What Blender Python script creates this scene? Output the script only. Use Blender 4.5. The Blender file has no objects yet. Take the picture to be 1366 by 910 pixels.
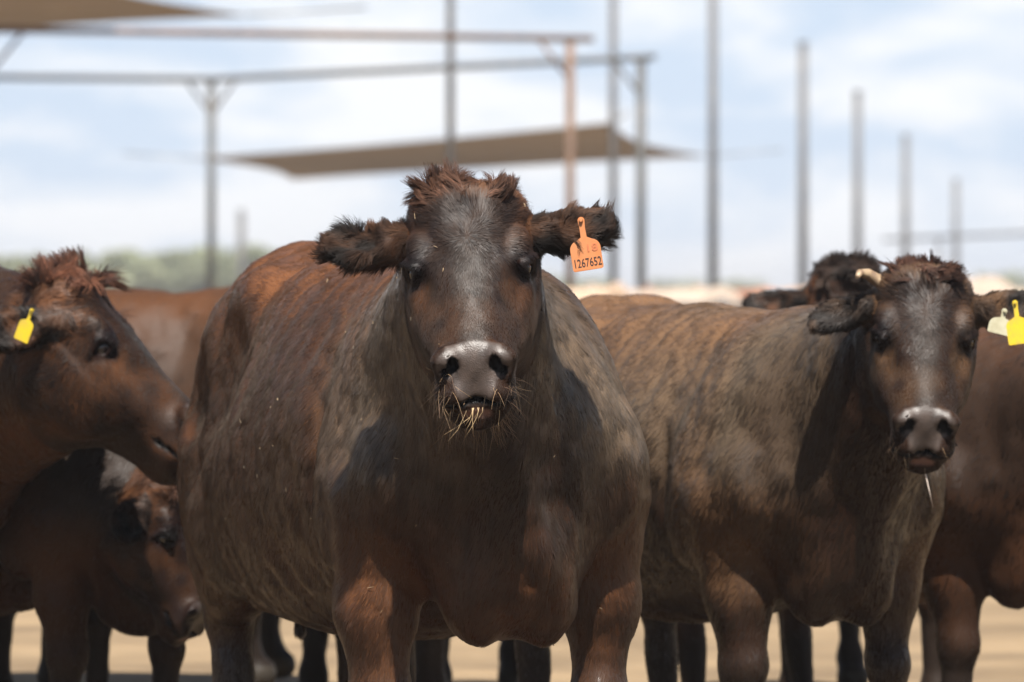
import bpy, math, random
import numpy as np
from mathutils import Vector, Matrix

random.seed(7)
rng = np.random.default_rng(11)
D = bpy.data
sc = bpy.context.scene
COL = sc.collection

# ------------------------------------------------------------------ camera, sky, sun, exposure
CAMZ = 1.25
FOC = 200.0
FPX = FOC / 36.0 * 1366.0            # focal length in photo pixels
HZ = 395.0                           # horizon row in the photo
cam_d = D.cameras.new('camera')
cam = D.objects.new('camera', cam_d)
COL.objects.link(cam)
cam_d.lens = FOC
cam_d.sensor_width = 36.0
cam_d.clip_start = 0.5
cam_d.clip_end = 12000.0
cam.location = (0, 0, CAMZ)
cam.rotation_euler = (math.radians(90) - math.atan((455 - HZ) / FPX), 0, 0)
cam_d.dof.use_dof = True
cam_d.dof.focus_distance = 11.35
cam_d.dof.aperture_fstop = 6.0
sc.camera = cam

SUN_EL, SUN_AZ = 60.0, 5.0          # azimuth measured from straight behind the camera, towards picture right
sd = Vector((math.sin(math.radians(SUN_AZ)) * math.cos(math.radians(SUN_EL)),
             -math.cos(math.radians(SUN_AZ)) * math.cos(math.radians(SUN_EL)),
             math.sin(math.radians(SUN_EL))))
sun_d = D.lights.new('sun', 'SUN')
sun_d.energy = 5.0
sun_d.angle = math.radians(0.53)
sun_d.color = (1.0, 0.955, 0.89)
sun = D.objects.new('sun', sun_d)
COL.objects.link(sun)
sun.rotation_euler = sd.to_track_quat('Z', 'Y').to_euler()

world = D.worlds.new('World')
sc.world = world
world.use_nodes = True
wt = world.node_tree
wt.nodes.clear()
def wn(t, **k):
    n = wt.nodes.new(t)
    for a, b in k.items():
        setattr(n, a, b)
    return n
wo = wn('ShaderNodeOutputWorld')
bg = wn('ShaderNodeBackground')
bg.inputs['Strength'].default_value = 0.05
sky = wn('ShaderNodeTexSky', sky_type='NISHITA')
sky.sun_disc = False
sky.sun_elevation = math.radians(SUN_EL)
sky.sun_rotation = math.atan2(sd.x, sd.y)
sky.air_density = 1.0
sky.dust_density = .2
sky.ozone_density = 2.0
tc = wn('ShaderNodeTexCoord')
mp = wn('ShaderNodeMapping')
mp.inputs['Scale'].default_value = (22, 22, 60)
mp.inputs['Location'].default_value = (3.1, 0.4, 1.7)
nz = wn('ShaderNodeTexNoise')
nz.inputs['Scale'].default_value = 1.0
nz.inputs['Detail'].default_value = 5.0
nz.inputs['Roughness'].default_value = 0.55
nz.inputs['Distortion'].default_value = 0.3
rp = wn('ShaderNodeValToRGB')
rp.color_ramp.elements[0].position = 0.42
rp.color_ramp.elements[0].color = (0, 0, 0, 1)
rp.color_ramp.elements[1].position = 0.60
rp.color_ramp.elements[1].color = (1, 1, 1, 1)
mixc = wn('ShaderNodeMixRGB')
mixc.inputs['Color2'].default_value = (7.8, 7.95, 8.2, 1)
sc1 = wn('ShaderNodeMath', operation='MULTIPLY')
sc1.inputs[1].default_value = 0.9
L = wt.links.new
L(tc.outputs['Generated'], mp.inputs['Vector'])
L(mp.outputs['Vector'], nz.inputs['Vector'])
L(nz.outputs['Fac'], rp.inputs['Fac'])
L(rp.outputs['Color'], sc1.inputs[0])
sep = wn('ShaderNodeSeparateXYZ')
el = wn('ShaderNodeMapRange')
el.inputs['From Min'].default_value = .06
el.inputs['From Max'].default_value = .20
el.inputs['To Min'].default_value = 1.1
el.inputs['To Max'].default_value = .12
sc2 = wn('ShaderNodeMath', operation='MULTIPLY')
L(tc.outputs['Generated'], sep.inputs[0])
L(sep.outputs['Z'], el.inputs['Value'])
L(sc1.outputs[0], sc2.inputs[0])
L(el.outputs['Result'], sc2.inputs[1])
L(sc2.outputs[0], mixc.inputs['Fac'])
tint = wn('ShaderNodeMixRGB', blend_type='MULTIPLY')
tint.inputs['Fac'].default_value = 1
tint.inputs['Color2'].default_value = (.58, .53, .50, 1)
L(sky.outputs['Color'], tint.inputs['Color1'])
veil = wn('ShaderNodeMixRGB')          # thin high cloud low over the horizon
veil.inputs['Color2'].default_value = (5.1, 6.15, 7.6, 1)
vf = wn('ShaderNodeMath', operation='MULTIPLY')
vf.inputs[1].default_value = .85
L(tint.outputs['Color'], veil.inputs['Color1'])
L(veil.outputs['Color'], mixc.inputs['Color1'])
L(el.outputs['Result'], vf.inputs[0])
L(vf.outputs[0], veil.inputs['Fac'])
L(mixc.outputs['Color'], bg.inputs['Color'])
L(bg.outputs['Background'], wo.inputs['Surface'])

sc.view_settings.view_transform = 'Standard'
sc.view_settings.look = 'None'
sc.view_settings.gamma = 1.0
sc.view_settings.exposure = 1.4
sc.cycles.max_bounces = 6
sc.cycles.diffuse_bounces = 3
sc.cycles.glossy_bounces = 3
sc.cycles.transparent_max_bounces = 8
sc.cycles.volume_bounces = 0
sc.cycles.use_denoising = True
sc.cycles_curves.shape = 'RIBBONS'


def pix(px, py, d):
    """world point seen at photo pixel (px, py) at distance d"""
    return Vector(((px - 683) / FPX * d, d, CAMZ - (py - HZ) / FPX * d))

# ------------------------------------------------------------------ materials
def mat(name, col=(.5, .5, .5), rough=.6, metal=0.0, spec=.5, noise=None, bump=None):
    m = D.materials.new(name)
    m.use_nodes = True
    nt = m.node_tree
    b = nt.nodes['Principled BSDF']
    b.inputs['Base Color'].default_value = (*col, 1)
    b.inputs['Roughness'].default_value = rough
    b.inputs['Metallic'].default_value = metal
    b.inputs['Specular IOR Level'].default_value = spec
    if noise:
        c2, scale, lo, hi = noise
        t = nt.nodes.new('ShaderNodeTexCoord')
        n = nt.nodes.new('ShaderNodeTexNoise')
        n.inputs['Scale'].default_value = scale
        n.inputs['Detail'].default_value = 6
        r = nt.nodes.new('ShaderNodeValToRGB')
        r.color_ramp.elements[0].position = lo
        r.color_ramp.elements[0].color = (*col, 1)
        r.color_ramp.elements[1].position = hi
        r.color_ramp.elements[1].color = (*c2, 1)
        nt.links.new(t.outputs['Object'], n.inputs['Vector'])
        nt.links.new(n.outputs['Fac'], r.inputs['Fac'])
        nt.links.new(r.outputs['Color'], b.inputs['Base Color'])
    if bump:
        t = nt.nodes.new('ShaderNodeTexCoord')
        n = nt.nodes.new('ShaderNodeTexNoise')
        n.inputs['Scale'].default_value = bump[0]
        n.inputs['Detail'].default_value = 8
        bp = nt.nodes.new('ShaderNodeBump')
        bp.inputs['Strength'].default_value = bump[1]
        bp.inputs['Distance'].default_value = bump[2]
        nt.links.new(t.outputs['Object'], n.inputs['Vector'])
        nt.links.new(n.outputs['Fac'], bp.inputs['Height'])
        nt.links.new(bp.outputs['Normal'], b.inputs['Normal'])
    return m

M_ground = mat('dry_dirt', (.12, .08, .041), .95, noise=((.20, .138, .074), 1.3, .35, .65), bump=(6, .6, .08))
def darken_near_ground(m):  # unseen near ground, darkened to cut the bounce light on the chests
    nt = m.node_tree
    b = nt.nodes['Principled BSDF']
    old = b.inputs['Base Color'].links[0].from_socket
    t = nt.nodes.new('ShaderNodeTexCoord'); sx = nt.nodes.new('ShaderNodeSeparateXYZ')
    n = nt.nodes.new('ShaderNodeTexNoise'); n.inputs['Scale'].default_value = .5; n.inputs['Detail'].default_value = 7
    n2 = nt.nodes.new('ShaderNodeTexNoise'); n2.inputs['Scale'].default_value = 5; n2.inputs['Detail'].default_value = 6
    a = nt.nodes.new('ShaderNodeMath'); a.operation = 'MULTIPLY_ADD'; a.inputs[1].default_value = 7.0
    mr = nt.nodes.new('ShaderNodeMapRange'); mr.inputs['From Min'].default_value = 15.8; mr.inputs['From Max'].default_value = 18.6
    r = nt.nodes.new('ShaderNodeValToRGB')
    r.color_ramp.elements[0].position = .35; r.color_ramp.elements[0].color = (.045, .030, .018, 1)
    r.color_ramp.elements[1].position = .65; r.color_ramp.elements[1].color = (.09, .06, .035, 1)
    mx = nt.nodes.new('ShaderNodeMixRGB')
    nt.links.new(t.outputs['Object'], sx.inputs[0]); nt.links.new(t.outputs['Object'], n.inputs['Vector']); nt.links.new(t.outputs['Object'], n2.inputs['Vector'])
    nt.links.new(n.outputs['Fac'], a.inputs[0]); nt.links.new(sx.outputs['Y'], a.inputs[2])
    nt.links.new(a.outputs[0], mr.inputs['Value'])
    nt.links.new(n2.outputs['Fac'], r.inputs['Fac'])
    nt.links.new(mr.outputs['Result'], mx.inputs['Fac'])
    nt.links.new(r.outputs['Color'], mx.inputs['Color1']); nt.links.new(old, mx.inputs['Color2'])
    nt.links.new(mx.outputs['Color'], b.inputs['Base Color'])
darken_near_ground(M_ground)
M_rust = mat('rusty_steel', (.095, .056, .036), .8, .1, noise=((.15, .09, .058), 6, .35, .65))
M_steel = mat('weathered_steel', (.045, .05, .052), .6, .3, noise=((.09, .08, .07), 5, .4, .7))
M_grey = mat('grey_steel', (.075, .075, .08), .7, .2, noise=((.12, .112, .105), 3, .4, .7))
M_sail = mat('shade_cloth', (.31, .255, .20), .9, noise=((.35, .29, .23), 1.2, .35, .65))
_nt = M_sail.node_tree
_b = _nt.nodes['Principled BSDF']; _o = _nt.nodes['Material Output']
_tr = _nt.nodes.new('ShaderNodeBsdfTranslucent'); _mx = _nt.nodes.new('ShaderNodeMixShader'); _mx.inputs[0].default_value = .42
_nt.links.new(_b.inputs['Base Color'].links[0].from_socket, _tr.inputs['Color'])
_nt.links.new(_b.outputs[0], _mx.inputs[1]); _nt.links.new(_tr.outputs[0], _mx.inputs[2]); _nt.links.new(_mx.outputs[0], _o.inputs['Surface'])
M_wire = mat('cable', (.2, .2, .2), .5, .6)
M_leaf = mat('foliage', (.15, .17, .09), .85, noise=((.20, .21, .12), 1.0, .3, .7))
M_bark = mat('bark', (.16, .12, .085), .9)
M_eye = mat('eye_gloss', (.006, .004, .004), .06, spec=.7)
M_horn = mat('horn', (.28, .20, .12), .5, noise=((.14, .09, .055), 40, .4, .65), bump=(60, .5, .003))
M_hoof = mat('hoof', (.03, .024, .02), .5)
M_orange = mat('orange_plastic', (.47, .16, .052), .45, noise=((.38, .165, .07), 30, .3, .8))
M_yellow = mat('yellow_plastic', (.52, .37, .012), .5, noise=((.36, .27, .05), 45, .45, .75))
M_white = mat('white_plastic', (.40, .38, .27), .5, noise=((.30, .27, .17), 40, .4, .75))
M_ink = mat('black_ink', (.03, .015, .012), .6)
M_inkfade = mat('faded_ink', (.42, .13, .05), .6)
M_straw = mat('straw', (.36, .25, .13), .75)
M_saliva = mat('saliva', (.5, .42, .36), .12, spec=.8)
M_lip = mat('lip_skin', (.40, .22, .16), .35)


def hide_mat(name):
    """skin under the coat: colour from the mesh attribute, bare wet skin where 'bare' is 1"""
    m = D.materials.new(name)
    m.use_nodes = True
    nt = m.node_tree
    b = nt.nodes['Principled BSDF']
    a = nt.nodes.new('ShaderNodeAttribute'); a.attribute_name = 'coatcol'
    w = nt.nodes.new('ShaderNodeAttribute'); w.attribute_name = 'bare'
    nt.links.new(a.outputs['Color'], b.inputs['Base Color'])
    mr = nt.nodes.new('ShaderNodeMapRange')
    mr.inputs['To Min'].default_value = .52
    mr.inputs['To Max'].default_value = .47
    nt.links.new(w.outputs['Fac'], mr.inputs['Value'])
    nt.links.new(mr.outputs['Result'], b.inputs['Roughness'])
    ms = nt.nodes.new('ShaderNodeMapRange')
    ms.inputs['To Min'].default_value = .10
    ms.inputs['To Max'].default_value = .55
    nt.links.new(w.outputs['Fac'], ms.inputs['Value'])
    nt.links.new(ms.outputs['Result'], b.inputs['Specular IOR Level'])
    t = nt.nodes.new('ShaderNodeTexCoord')
    v = nt.nodes.new('ShaderNodeTexVoronoi')
    v.inputs['Scale'].default_value = 330
    n2 = nt.nodes.new('ShaderNodeTexNoise')
    n2.inputs['Scale'].default_value = 160
    n2.inputs['Detail'].default_value = 4
    mx = nt.nodes.new('ShaderNodeMixRGB')
    bp = nt.nodes.new('ShaderNodeBump')
    bp.inputs['Strength'].default_value = .28
    bp.inputs['Distance'].default_value = .002
    nt.links.new(t.outputs['Object'], v.inputs['Vector'])
    nt.links.new(t.outputs['Object'], n2.inputs['Vector'])
    nt.links.new(w.outputs['Fac'], mx.inputs['Fac'])
    nt.links.new(n2.outputs['Fac'], mx.inputs['Color1'])
    nt.links.new(v.outputs['Distance'], mx.inputs['Color2'])
    nt.links.new(mx.outputs['Color'], bp.inputs['Height'])
    nt.links.new(bp.outputs['Normal'], b.inputs['Normal'])
    return m
M_hide = hide_mat('cow_hide')


def hair_mat(name, rough=.35, radial=.5):
    m = D.materials.new(name)
    m.use_nodes = True
    nt = m.node_tree
    nt.nodes.clear()
    o = nt.nodes.new('ShaderNodeOutputMaterial')
    h = nt.nodes.new('ShaderNodeBsdfHairPrincipled')
    h.model = 'CHIANG'
    h.parametrization = 'COLOR'
    a = nt.nodes.new('ShaderNodeAttribute'); a.attribute_name = 'haircol'
    nt.links.new(a.outputs['Color'], h.inputs['Color'])
    h.inputs['Roughness'].default_value = rough
    h.inputs['Radial Roughness'].default_value = radial
    g = nt.nodes.new('ShaderNodeBsdfPrincipled')
    g.inputs['Roughness'].default_value = .27
    g.inputs['Specular IOR Level'].default_value = .8
    nt.links.new(a.outputs['Color'], g.inputs['Base Color'])
    mx = nt.nodes.new('ShaderNodeMixShader')
    gl = nt.nodes.new('ShaderNodeAttribute'); gl.attribute_name = 'gloss'
    def rng_(lo, hi, sock):
        r_ = nt.nodes.new('ShaderNodeMapRange')
        r_.inputs['To Min'].default_value = lo; r_.inputs['To Max'].default_value = hi
        nt.links.new(gl.outputs['Fac'], r_.inputs['Value']); nt.links.new(r_.outputs['Result'], sock)
    na = nt.nodes.new('ShaderNodeAttribute'); na.attribute_name = 'lie'
    vt = nt.nodes.new('ShaderNodeVectorTransform'); vt.vector_type = 'NORMAL'; vt.convert_from = 'OBJECT'; vt.convert_to = 'WORLD'
    nt.links.new(na.outputs['Vector'], vt.inputs[0]); nt.links.new(vt.outputs[0], g.inputs['Normal'])
    rng_(.90, .76, mx.inputs[0])
    rng_(.60, .31, g.inputs['Roughness'])
    rng_(.0, .04, g.inputs['Sheen Weight'])
    g.inputs['Sheen Roughness'].default_value = .45
    g.inputs['Sheen Tint'].default_value = (.8, .68, .55, 1)
    rng_(.14, .48, g.inputs['Specular IOR Level'])
    rng_(.5, rough, h.inputs['Roughness'])
    nt.links.new(h.outputs['BSDF'], mx.inputs[1])
    nt.links.new(g.outputs['BSDF'], mx.inputs[2])
    nt.links.new(mx.outputs[0], o.inputs['Surface'])
    return m
M_hair = hair_mat('coat_hair', .25, .30)
M_fluff = hair_mat('fluffy_hair', .55, .6)

# ------------------------------------------------------------------ object helpers
def tag(o, label=None, cat=None, group=None, kind=None):
    if label: o['label'] = label
    if cat: o['category'] = cat
    if group: o['group'] = group
    if kind: o['kind'] = kind
    return o


def empty(name, loc=(0, 0, 0), rz=0.0):
    o = D.objects.new(name, None)
    COL.objects.link(o)
    o.location = loc
    o.rotation_euler = (0, 0, rz)
    o.empty_display_size = .1
    return o


def np_mesh(name, V, F, m, parent=None, smooth=True, origin=None):
    me = D.meshes.new(name)
    V = np.asarray(V, dtype=np.float32)
    F = np.asarray(F, dtype=np.int32)
    k = F.shape[1]
    me.vertices.add(len(V))
    me.vertices.foreach_set('co', V.ravel())
    me.loops.add(F.size)
    me.loops.foreach_set('vertex_index', F.ravel())
    me.polygons.add(len(F))
    me.polygons.foreach_set('loop_start', np.arange(0, F.size, k, dtype=np.int32))
    me.polygons.foreach_set('loop_total', np.full(len(F), k, dtype=np.int32))
    me.update(calc_edges=True)
    me.validate()
    if smooth:
        me.polygons.foreach_set('use_smooth', np.ones(len(me.polygons), dtype=bool))
    me.materials.append(m)
    o = D.objects.new(name, me)
    COL.objects.link(o)
    if parent: o.parent = parent
    return o


class MB:
    """collects boxes and tubes into one mesh"""
    def __init__(s): s.v = []; s.f = []
    def tube(s, pts, rad, n=12, cap=True):
        pts = [Vector(p) for p in pts]
        if not hasattr(rad, '__len__'): rad = [rad] * len(pts)
        b0 = len(s.v)
        up = None
        for i, p in enumerate(pts):
            t = (pts[min(i + 1, len(pts) - 1)] - pts[max(i - 1, 0)]).normalized()
            if up is None:
                up = t.orthogonal().normalized()
            up = (up - t * up.dot(t)).normalized()
            w = t.cross(up)
            for k in range(n):
                a = 2 * math.pi * k / n
                s.v.append(p + (up * math.cos(a) + w * math.sin(a)) * rad[i])
        for i in range(len(pts) - 1):
            for k in range(n):
                a = b0 + i * n + k; b = b0 + i * n + (k + 1) % n
                s.f.append((a, b, b + n, a + n))
        if cap:
            s.f.append(tuple(b0 + k for k in range(n))[::-1])
            s.f.append(tuple(b0 + (len(pts) - 1) * n + k for k in range(n)))
        return s
    def box(s, c, size, R=None):
        b0 = len(s.v)
        R = R or Matrix.Identity(3)
        for x in (-.5, .5):
            for y in (-.5, .5):
                for z in (-.5, .5):
                    s.v.append(Vector(c) + R @ Vector((x * size[0], y * size[1], z * size[2])))
        for q in ((0, 1, 3, 2), (4, 6, 7, 5), (0, 4, 5, 1), (2, 3, 7, 6), (0, 2, 6, 4), (1, 5, 7, 3)):
            s.f.append(tuple(b0 + i for i in q))
        return s
    def build(s, name, m, parent=None, smooth=True):
        me = D.meshes.new(name)
        org = parent.location if parent else Vector((0, 0, 0))
        me.from_pydata([tuple(v) for v in s.v], [], s.f)
        me.update()
        me.materials.append(m)
        if smooth:
            for p in me.polygons: p.use_smooth = len(p.vertices) == 4
        o = D.objects.new(name, me)
        COL.objects.link(o)
        if parent: o.parent = parent
        return o

# ------------------------------------------------------------------ noise
def _hash(i, j, k, s):
    h = (i.astype(np.int64) * 374761393 + j.astype(np.int64) * 668265263 + k.astype(np.int64) * 2147483647 + s * 974634777)
    h = (h ^ (h >> 13)) * 1274126177
    h = h ^ (h >> 16)
    return (h & 0xffff).astype(np.float32) / 65535.0

def vnoise(P, scale, seed=0):
    """smooth value noise in -1..1"""
    Q = P * scale
    I = np.floor(Q).astype(np.int64)
    f = (Q - I).astype(np.float32)
    f = f * f * (3 - 2 * f)
    out = 0
    for a in (0, 1):
        wa = f[:, 0] if a else 1 - f[:, 0]
        for b in (0, 1):
            wb = f[:, 1] if b else 1 - f[:, 1]
            for c in (0, 1):
                wc = f[:, 2] if c else 1 - f[:, 2]
                out = out + wa * wb * wc * _hash(I[:, 0] + a, I[:, 1] + b, I[:, 2] + c, seed)
    return out * 2 - 1

def vnoise3(P, scale, seed=0):
    return np.stack([vnoise(P, scale, seed), vnoise(P, scale, seed + 17), vnoise(P, scale, seed + 41)], 1)

def nrm(a):
    return a / np.maximum(np.linalg.norm(a, axis=-1, keepdims=True), 1e-9)

def sstep(a, b, x):
    t = np.clip((x - a) / (b - a), 0, 1)
    return t * t * (3 - 2 * t)

# ------------------------------------------------------------------ signed distance pieces
def rotm(ax, ay, az):
    e = Matrix.Rotation(math.radians(az), 3, 'Z') @ Matrix.Rotation(math.radians(ay), 3, 'Y') @ Matrix.Rotation(math.radians(ax), 3, 'X')
    return np.array(e, dtype=np.float32)

def ell(P, c, r, R=None):
    q = P - np.array(c, dtype=np.float32)
    if R is not None: q = q @ R
    r = np.array(r, dtype=np.float32)
    k0 = np.linalg.norm(q / r, axis=1)
    k1 = np.linalg.norm(q / (r * r), axis=1)
    return np.where(k1 < 1e-6, -r.min(), k0 * (k0 - 1) / np.maximum(k1, 1e-6))

def cone(P, a, b, ra, rb, fl=None):
    """capsule whose radius runs ra -> rb; fl flattens it along an axis vector (axis, factor)"""
    a = np.array(a, dtype=np.float32); b = np.array(b, dtype=np.float32)
    ab = b - a
    h = np.clip(((P - a) @ ab) / (ab @ ab), 0, 1)
    q = P - a - h[:, None] * ab
    if fl is not None:
        ax = np.array(fl[0], dtype=np.float32)
        q = q + (q @ ax)[:, None] * ax * (1 / fl[1] - 1)
    return np.linalg.norm(q, axis=1) - (ra + (rb - ra) * h)

def smin(a, b, k):
    h = np.clip(.5 + .5 * (b - a) / k, 0, 1)
    return b + (a - b) * h - k * h * (1 - h)

def smax(a, b, k):
    return -smin(-a, -b, k)

HU = np.array([-.02, 0, .04, .09, .15, .20, .26, .30, .34, .38, .41, .43, .46, .49, .505])
HA = np.array([.055, .104, .126, .129, .128, .126, .122, .115, .100, .083, .079, .080, .079, .062, .030])
HT = np.array([-.075, -.030, -.006, 0, 0, -.002, -.004, -.006, -.004, -.001, -.002, -.012, -.046, -.090, -.125])
HB = np.array([-.115, -.16, -.20, -.235, -.26, -.265, -.25, -.235, -.215, -.198, -.188, -.182, -.176, -.162, -.140])
_u = np.linspace(-.02, .505, 106)
def _sm(t):
    y = np.interp(_u, HU, t)
    for _ in range(3):
        y = np.convolve(np.pad(y, 2, mode='edge'), np.ones(5) / 5, 'valid')
    return y
HAs, HTs, HBs = _sm(HA), _sm(HT), _sm(HB)


def nostril(S):
    n_ = ell(S, (.437, -.020, .043), (.017, .017, .0115), rotm(0, 0, -45))
    return smin(n_, ell(S, (.444, -.034, .058), (.009, .012, .006), rotm(0, 20, -45)), .010)

def mouth(M_):
    return ell(M_, (.440, -.088, .0), (.070, .0050, .086), rotm(0, 0, 14))

def sd_head(Q, fine, earp):
    """Q = head coordinates (u down the face, v out of the forehead, w to the animal's left)"""
    u, v, w = Q[:, 0], Q[:, 1], Q[:, 2]
    uc = np.clip(u, -.02, .505)
    a = np.interp(uc, _u, HAs); t = np.interp(uc, _u, HTs); b = np.interp(uc, _u, HBs)
    cv = (t + b) / 2; hb = (t - b) / 2
    dv = v - cv
    # narrower towards the jaw, and a narrower nose bridge
    rel = np.clip(-dv / hb * .5 + .5, 0, 1)          # 0 at the top, 1 at the bottom
    aa = a * (1 - .30 * sstep(.5, 1.0, rel)) * (1 - .34 * sstep(.20, .30, uc) * (1 - sstep(.36, .42, uc)) * (1 - sstep(0, .45, rel)))
    n = 2.4
    r = (np.abs(w / aa) ** n + np.abs(dv / hb) ** n) ** (1 / n)
    d = (r - 1) * np.minimum(aa, hb) * .9
    du = np.abs(u - uc)
    d = np.where(du > 0, np.sqrt(np.maximum(d, 0) ** 2 + du ** 2) + np.minimum(d, 0), d)
    d = smin(d, ell(Q, (.040, -.048, 0), (.050, .055, .100)), .04)               # poll
    sw = np.abs(w)
    S = np.stack([u, v, sw], 1)
    d = smin(d, ell(S, (.152, -.040, .100), (.046, .028, .023)), .025)           # brow
    d = smin(d, ell(S, (.235, -.165, .080), (.095, .085, .036)), .035)           # cheek muscle
    d = smin(d, cone(S, (.225, -.080, .100), (.335, -.095, .076), .012, .008), .03)   # facial crest
    d = smax(d, -ell(S, (.265, -.025, .108), (.060, .022, .026)), .03)           # hollow in front of the eye
    d = smax(d, -ell(S, (.080, -.06, .152), (.030, .035, .026)), .03)            # temple hollow
    d = smax(d, -ell(S, (.11, .022, .0), (.05, .020, .022)), .03)                # forehead dip
    # muzzle
    d = smin(d, ell(S, (.462, -.085, .040), (.036, .036, .034)), .02)            # upper lip pads
    d = smin(d, ell(Q, (.450, -.150, 0), (.050, .030, .046)), .015)              # chin
    d = smin(d, ell(S, (.420, -.016, .052), (.025, .018, .025)), .016)           # nostril wing
    d = smin(d, cone(S, (.448, -.050, .066), (.425, -.020, .074), .010, .012), .012)
    # eyes
    d = smax(d, -ell(S, (.184, -.050, .122), (.019, .026, .022)), .010)
    lid = cone(S, (.196, -.024, .104), (.170, -.043, .121), .007, .0135)
    lid = np.minimum(lid, cone(S, (.170, -.043, .121), (.180, -.078, .122), .0135, .008))
    lid = np.minimum(lid, cone(S, (.198, -.024, .103), (.203, -.048, .112), .005, .006))
    lid = np.minimum(lid, cone(S, (.203, -.048, .112), (.190, -.078, .117), .006, .005))
    d = smin(d, lid, .008)
    # nostrils: comma shaped, opening forward and outward
    d = smax(d, -nostril(S), .005)
    # mouth line, lower towards the corners
    M_ = np.stack([u, v + 1.6 * np.minimum(sw, .07) ** 2, w], 1)
    d = smax(d, -mouth(M_), .006)
    d = smin(d, ell(M_, (.474, -.098, 0), (.022, .008, .032)), .008)             # lower lip
    # ears
    ed = np.full(len(Q), 9.0, dtype=np.float32)
    for side in (1, -1):
        e = earp[side]
        base = np.array((.080, -.100, side * .108)); 
        dirv = np.array(e['dir'], dtype=np.float64); dirv[2] *= side; dirv /= np.linalg.norm(dirv)
        brd = np.array(e['broad'], dtype=np.float64); brd[2] *= side
        brd = brd - dirv * (brd @ dirv); brd /= np.linalg.norm(brd)
        nn = np.cross(dirv, brd)
        if nn[1] < 0: nn = -nn
        Rm = np.stack([dirv, brd, nn], 1).astype(np.float32)
        E = (Q - base.astype(np.float32)) @ Rm
        ln = e.get('len', .215)
        x = E[:, 0] / ln
        # droop: the blade bends along its length
        y = E[:, 1] - e.get('droop', 0.0) * np.clip(x, 0, 2) ** 2
        wdt = e.get('w', .040) * np.sqrt(np.clip(np.sin(np.pi * np.clip(x * .86 + .11, 0, 1)), 0, 1))
        E2 = np.stack([E[:, 0], y, E[:, 2]], 1)
        lobe = ell(E2, (ln * .60, 0, 0), (ln * .44, e.get('w', .040), .021))
        lobe = smin(lobe, cone(E2, (-.02, 0, 0), (ln * .38, 0, 0), .036, .031), .02)
        lobe = smax(lobe, -ell(E2, (ln * .64, .006, .026), (ln * .33, e.get('w', .04) * .66, .024)), .012)
        if e.get('notch'):
            lobe = smax(lobe, -ell(E2, (ln * e['notch'], e['notchy'], 0), (.010, .024, .05)), .015)
        ed = np.minimum(ed, lobe)
    dh = d
    d = smin(d, ed, .022)
    return d, dh, ed


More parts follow.
